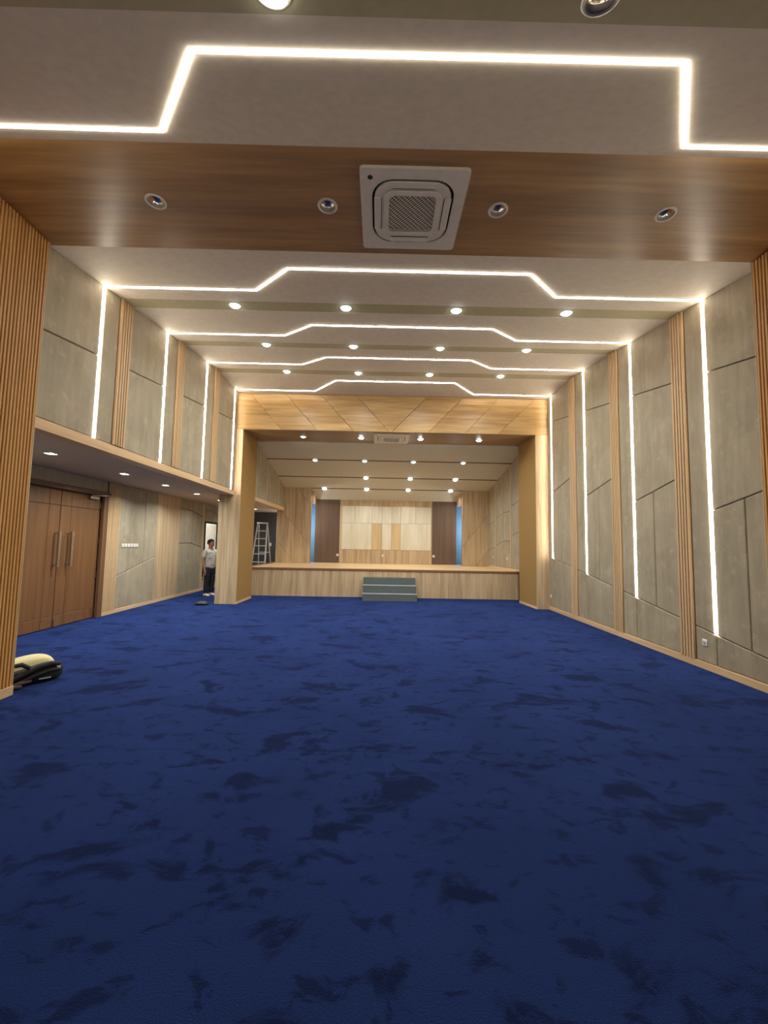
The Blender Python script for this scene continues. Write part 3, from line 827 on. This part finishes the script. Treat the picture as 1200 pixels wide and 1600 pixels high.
# ------------------------------------------------------------------ steps to the stage
ps = thing('portable_steps', 'dark grey carpeted three tread steps with aluminium nosings before the stage', 'steps', (.3, 11.55, 0))
hw = .752
for i, (y, z) in enumerate(((0, .2), (.3, .405), (.6, .592))):
    G().box(-hw, hw, y, .795, (0, .2, .405)[i], z, .004).obj('step', M['step'], ps)
    if i < 2: G().box(-hw-.004, hw+.004, y-.008, y+.045, z, z+.008).box(-hw-.004, hw+.004, y-.008, y, z-.014, z).obj('nosing', M['alu_pale'], ps)
rel_steps = None

# ------------------------------------------------------------------ step ladder
ld_ = thing('step_ladder', 'aluminium step ladder standing before the charcoal wall left of the stage', 'ladder', (-4.18, 14.4, 0))
L0, L1, R0, R1 = Vector((-.29, 0, 0)), Vector((-.13, .30, 2.22)), Vector((.24, 0, 0)), Vector((.20, .30, 2.22))
for a, b in ((L0, L1), (R0, R1)): G().bar(a, b, .03, .065, (0, 1, 0)).obj('front_rail', M['alu'], ld_)
for a, b in ((Vector((-.24, 1.0, 0)), Vector((-.11, .38, 2.15))), (Vector((.27, 1.0, 0)), Vector((.20, .38, 2.15)))):
    G().bar(a, b, .025, .045, (0, 1, 0)).obj('rear_rail', M['alu'], ld_)
for z in (.31, .59, .87, 1.15, 1.43, 1.68, 1.95):
    f = z/2.22; a = L0.lerp(L1, f); b = R0.lerp(R1, f)
    G().bar(a, b, .085, .03).obj('rung', M['alu'], ld_)
G().box(-.15, .22, .26, .40, 2.2, 2.24, .006).obj('top_cap', M['alu'], ld_)
for z in (.5, 1.2):
    f = z/2.15; G().bar(Vector((-.24, 1, 0)).lerp(Vector((-.11, .38, 2.15)), f), Vector((.27, 1, 0)).lerp(Vector((.20, .38, 2.15)), f), .02, .03).obj('brace', M['alu'], ld_)
G().box(.22, .30, .56, .575, 1.42, 1.54).obj('paper_tag', M['white_plastic'], ld_)

# ------------------------------------------------------------------ backpack and flat pouch on the carpet
def blob(name, prof, mat, parent, sub=2):
    """lofted soft body: prof = list of (centre, half width vector, half height vector)"""
    v = []; f = []; n = 14
    for c, hw_, hh in prof:
        c, hw_, hh = Vector(c), Vector(hw_), Vector(hh)
        for k in range(n):
            a = 2*math.pi*k/n; ca, sa = math.cos(a), math.sin(a)
            e = .62
            v.append(c+hw_*math.copysign(abs(ca)**e, ca)+hh*math.copysign(abs(sa)**e, sa))
    for i in range(len(prof)-1):
        for k in range(n): f.append((i*n+k, i*n+(k+1) % n, (i+1)*n+(k+1) % n, (i+1)*n+k))
    f += [tuple(range(n)), tuple(range((len(prof)-1)*n, len(prof)*n))]
    o = link_mesh(name, v, f, mat, parent, True)
    ss = o.modifiers.new('sub', 'SUBSURF'); ss.levels = 2; ss.render_levels = 2
    return o
bp = thing('backpack', 'beige backpack with black straps lying on carpet beside left slatted wall', 'backpack', (-3.80, 4.66, 0), None, None, (0, 0, math.radians(48)))
bp.scale = (.84, .88, .9)
# own frame: x along its length, -y towards the straps side
blob('bag_body', [((-.30, .05, .10), (0, .09, 0), (0, 0, .06)), ((-.27, .05, .125), (0, .13, 0), (0, 0, .11)), ((-.17, .06, .14), (0, .15, 0), (0, 0, .13)), ((-.05, .05, .15), (0, .155, 0), (0, 0, .142)), ((.07, .06, .152), (0, .155, 0), (0, 0, .15)),
     ((.18, .05, .15), (0, .145, 0), (0, 0, .145)), ((.26, .05, .135), (0, .125, 0), (0, 0, .12)), ((.30, .05, .12), (0, .085, 0), (0, 0, .07))], M['beige_cloth'], bp)
blob('back_pad', [((-.30, -.10, .06), (0, .04, 0), (0, 0, .05)), ((-.24, -.115, .08), (0, .07, 0), (0, 0, .075)), ((-.1, -.12, .085), (0, .075, 0), (0, 0, .08)), ((.02, -.125, .10), (0, .085, 0), (0, 0, .095)), ((.14, -.12, .115), (0, .085, 0), (0, 0, .11)), ((.26, -.105, .115), (0, .08, 0), (0, 0, .11)), ((.32, -.095, .108), (0, .065, 0), (0, 0, .095)), ((.355, -.085, .10), (0, .04, 0), (0, 0, .065)), ((.37, -.08, .095), (0, .012, 0), (0, 0, .025))], M['black_cloth'], bp)
G().tube([(-.21, -.18, .10), (-.215, -.20, .19), (-.17, -.21, .25), (-.08, -.21, .255), (-.01, -.21, .21), (.0, -.20, .14), (-.02, -.18, .10)], [.016, .02, .024, .026, .024, .02, .016], 10).obj('grab_handle', M['black_cloth'], bp, True)
def strap(pts, mat, rr=.022):
    return G().tube(pts, [rr*.8]+[rr]*(len(pts)-2)+[rr*.8], 10).obj('shoulder_strap', mat, bp, True)
strap([(.32, -.15, .19), (.22, -.19, .215), (.10, -.205, .20), (-.02, -.215, .155), (-.14, -.215, .10), (-.25, -.205, .07)], M['black_cloth'], .03)
strap([(.33, -.16, .13), (.20, -.205, .14), (.06, -.225, .11), (-.06, -.235, .07), (-.16, -.235, .04)], M['black_cloth'], .02)
strap([(.02, -.225, .06), (-.08, -.245, .055), (-.17, -.25, .035), (-.24, -.24, .03)], M['brown_cloth'], .026)
blob('lower_flap', [((-.24, -.25, .02), (0, .03, 0), (0, 0, .015)), ((-.16, -.27, .028), (0, .045, 0), (0, 0, .026)), ((-.06, -.26, .022), (0, .03, 0), (0, 0, .02))], M['brown_cloth'], bp)
G().box(.275, .325, -.168, -.152, .14, .20, .004).obj('tag', M['white_plastic'], bp)
G().box(.10, .22, -.222, -.205, .055, .065).obj('zip', M['alu'], bp)
fp = thing('pouch', 'flat black pouch lying on the carpet before the left pillar', 'pouch', (-4.32, 10.36, 0), None, None, (0, 0, math.radians(6)))
blob('pouch_body', [((-.155, 0, .03), (0, .07, 0), (0, 0, .02)), ((-.14, 0, .034), (0, .10, 0), (0, 0, .033)), ((.02, 0, .038), (0, .105, 0), (0, 0, .037)), ((.13, 0, .03), (0, .09, 0), (0, 0, .028)), ((.155, 0, .028), (0, .06, 0), (0, 0, .02))], M['dark_plastic'], fp)
blob('flap', [((-.12, .02, .062), (0, .07, 0), (0, 0, .016)), ((.0, .02, .072), (0, .075, 0), (0, 0, .016)), ((.09, .02, .062), (0, .06, 0), (0, 0, .012))], plain('grey_flap', srgb(62, 64, 70), .6), fp)

# ------------------------------------------------------------------ the man
def skinned(name, verts, edges, radii, mat, parent, sub=2, root=0):
    me = bpy.data.meshes.new(name); me.from_pydata([tuple(v) for v in verts], edges, [])
    o = bpy.data.objects.new(name+'_tmp', me); COL.objects.link(o)
    md = o.modifiers.new('skin', 'SKIN'); md.use_smooth_shade = True
    lay = me.skin_vertices[0].data
    for i, r in enumerate(radii):
        lay[i].radius = r if isinstance(r, (tuple, list)) else (r, r); lay[i].use_root = (i == root)
    ss = o.modifiers.new('sub', 'SUBSURF'); ss.levels = sub; ss.render_levels = sub
    dg = bpy.context.evaluated_depsgraph_get(); dg.update()
    m2 = bpy.data.meshes.new_from_object(o.evaluated_get(dg)); m2.name = name
    bpy.data.objects.remove(o)
    m2.materials.clear(); m2.materials.append(mat)
    for p in m2.polygons: p.use_smooth = True
    q = bpy.data.objects.new(name, m2); COL.objects.link(q); q.parent = parent
    return q
def chain(*pts):
    return list(pts)
# own frame: he faces -y, his right hand is at -x
man = thing('person', 'man in patterned grey shirt and dark trousers standing by the left pillar', 'person', (-4.86, 12.07, 0), None, None, (0, 0, math.radians(64)))
man.scale = (.96, .96, .955)
V = []; E = []; R = []
def vv(p, r, parent=None):
    V.append(Vector(p)); R.append(r)
    if parent is not None: E.append((parent, len(V)-1))
    return len(V)-1
pel = vv((0, 0, .88), (.14, .11))
wa_ = vv((0, -.005, 1.02), (.135, .105), pel); ch = vv((0, .0, 1.20), (.15, .11), wa_); sh = vv((0, .01, 1.335), (.12, .085), ch)
nk = vv((0, .005, 1.42), .052, sh); hd0 = vv((.0, -.012, 1.50), (.07, .08), nk); hd1 = vv((0, -.005, 1.575), (.092, .112), hd0); hd2 = vv((0, .005, 1.64), (.075, .088), hd1)
for s in (-1, 1):
    a = vv((s*.165, .015, 1.33), .056, sh); b = vv((s*.20, .03, 1.22), .05, a); c = vv((s*.225, .035, 1.06), .042, b)
    d = vv((s*.235, -.005, .92), .036, c); e = vv((s*.235, -.035, .81), .026, d)
    pm = vv((s*.232, -.048, .765), (.018, .036), e); pm2 = vv((s*.230, -.055, .725), (.016, .036), pm)
    for k, (dy, ln) in enumerate(((-.032, .07), (-.011, .08), (.010, .075), (.029, .058))):
        k1 = vv((s*.229, -.055+dy, .70), .0095, pm2); k2 = vv((s*.222, -.06+dy, .70-ln*.5), .009, k1); vv((s*.208, -.062+dy, .70-ln), .008, k2)
    t1 = vv((s*.222, -.085, .755), .011, pm); vv((s*.214, -.105, .72), .0095, t1)
    th = vv((s*.085, 0, .80), .098, pel); kn = vv((s*.10, -.015, .47), .06, th); cf = vv((s*.10, .012, .32), .055, kn); an = vv((s*.10, .02, .085), .036, cf)
    hl = vv((s*.10, .0, .04), .034, an); vv((s*.115, -.13, .03), .03, hl)
body = skinned('body', V, E, R, M['skin'], man)
# head turn is towards his left (camera right); features sit on the turned head
hx, hy = math.sin(math.radians(18)), -math.cos(math.radians(18))
def on_head(f, s_, z):   # forward, side, height
    return Vector((hx*f-hy*s_*(-1)*-1, hy*f+hx*s_, z)) + Vector((0, -.005, 0))
g = G()
for dz, r, f in ((1.55, .010, .088), (1.535, .014, .097), (1.522, .016, .10)): pass
g.tube([on_head(.082, 0, 1.575), on_head(.094, 0, 1.55), on_head(.103, 0, 1.528), on_head(.085, 0, 1.518)], [.007, .010, .015, .010], 8)
g.obj('nose', M['skin'], man, True)
for s in (-1, 1):
    g = G().lathe([(0, -.008), (.007, -.004), (.009, 0), (.007, .004), (0, .008)], 10)
    o = g.obj('eye', M['eye'], man, True); o.location = on_head(.080, s*.032, 1.567)
    o = G().tube([on_head(.078, s*.05, 1.584), on_head(.088, s*.032, 1.59), on_head(.091, s*.014, 1.587)], .005, 6).obj('eyebrow', M['hair'], man, True)
    o = G().tube([on_head(-.008, s*.078, 1.585), on_head(-.016, s*.088, 1.57), on_head(-.012, s*.086, 1.545), on_head(-.004, s*.078, 1.53)], [.008, .013, .011, .006], 8).obj('ear', M['skin'], man, True)
G().tube([on_head(.080, -.024, 1.494), on_head(.090, 0, 1.497), on_head(.080, .024, 1.494)], [.003, .007, .003], 8).obj('mouth', M['lip'], man, True)
# hair cap
g = G(); vsx = []; fcs = []
nu, nvv = 18, 8
for j in range(nvv+1):
    for i in range(nu):
        th_ = 2*math.pi*i/nu; front = math.cos(th_)
        lowz = -.62 if front < -.2 else (-.25 if front < .45 else .38)
        ph = (math.pi/2)-(math.pi/2-math.asin(max(-.9, lowz)))*j/nvv
        x_ = math.cos(ph)*math.sin(th_)*.090; y_ = math.cos(ph)*math.cos(th_)*.106; z_ = math.sin(ph)*.10
        p = on_head(y_-.006, x_, 1.592+z_); vsx.append(p)
for j in range(nvv):
    for i in range(nu): fcs.append((j*nu+i, j*nu+(i+1) % nu, (j+1)*nu+(i+1) % nu, (j+1)*nu+i))
hr = link_mesh('hair', vsx, fcs, M['hair'], man, True)
so = hr.modifiers.new('thick', 'SOLIDIFY'); so.thickness = .014; so.offset = 0
# shirt
V = []; E = []; R = []
p0 = vv((0, 0, .76), (.185, .15)); p1 = vv((0, -.008, .96), (.178, .15), p0); p2 = vv((0, -.005, 1.18), (.182, .145), p1); p3 = vv((0, .01, 1.335), (.135, .098), p2); vv((0, .006, 1.425), (.075, .07), p3)
for s in (-1, 1):
    a = vv((s*.165, .015, 1.335), .074, p3); b = vv((s*.20, .03, 1.22), .070, a); vv((s*.222, .034, 1.10), .068, b)
skinned('shirt', V, E, R, M['shirt'], man)
# trousers
V = []; E = []; R = []
p0 = vv((0, 0, .98), (.15, .125)); p1 = vv((0, 0, .82), (.155, .125), p0)
for s in (-1, 1):
    a = vv((s*.088, 0, .72), .105, p1); b = vv((s*.10, -.012, .47), .083, a); c = vv((s*.10, .01, .28), .078, b); vv((s*.10, .015, .085), .072, c)
skinned('trousers', V, E, R, M['trousers'], man)
for s in (-1, 1):
    blob('shoe', [((s*.10, .085, .035), (.03, 0, 0), (0, 0, .03)), ((s*.10, .07, .042), (.04, 0, 0), (0, 0, .04)), ((s*.102, .0, .045), (.042, 0, 0), (0, 0, .043)), ((s*.112, -.10, .034), (.047, 0, 0), (0, 0, .032)), ((s*.118, -.165, .025), (.036, 0, 0), (0, 0, .023))], M['shoe'], man)

# service room lamp (seen only as brightness through the doorway)
ld = bpy.data.lights.new('service_room_lamp', 'POINT'); ld.energy = 34; ld.color = (1, .97, .9); ld.shadow_soft_size = .2
lo = bpy.data.objects.new('service_room_lamp', ld); COL.objects.link(lo); lo.location = (-C-1.1, 14.6, 2.3); lo.parent = sr
# unseen downlights added behind the camera to brighten foreground and near ceiling
for y in (-3.4,):
    for x, p in zip(DLX, PL):
        downlight((x, y, 4.25), f'added fill downlight behind the camera, {p}', 'fill downlights added behind the camera', 'on', 0, DOWN_W*1.1)
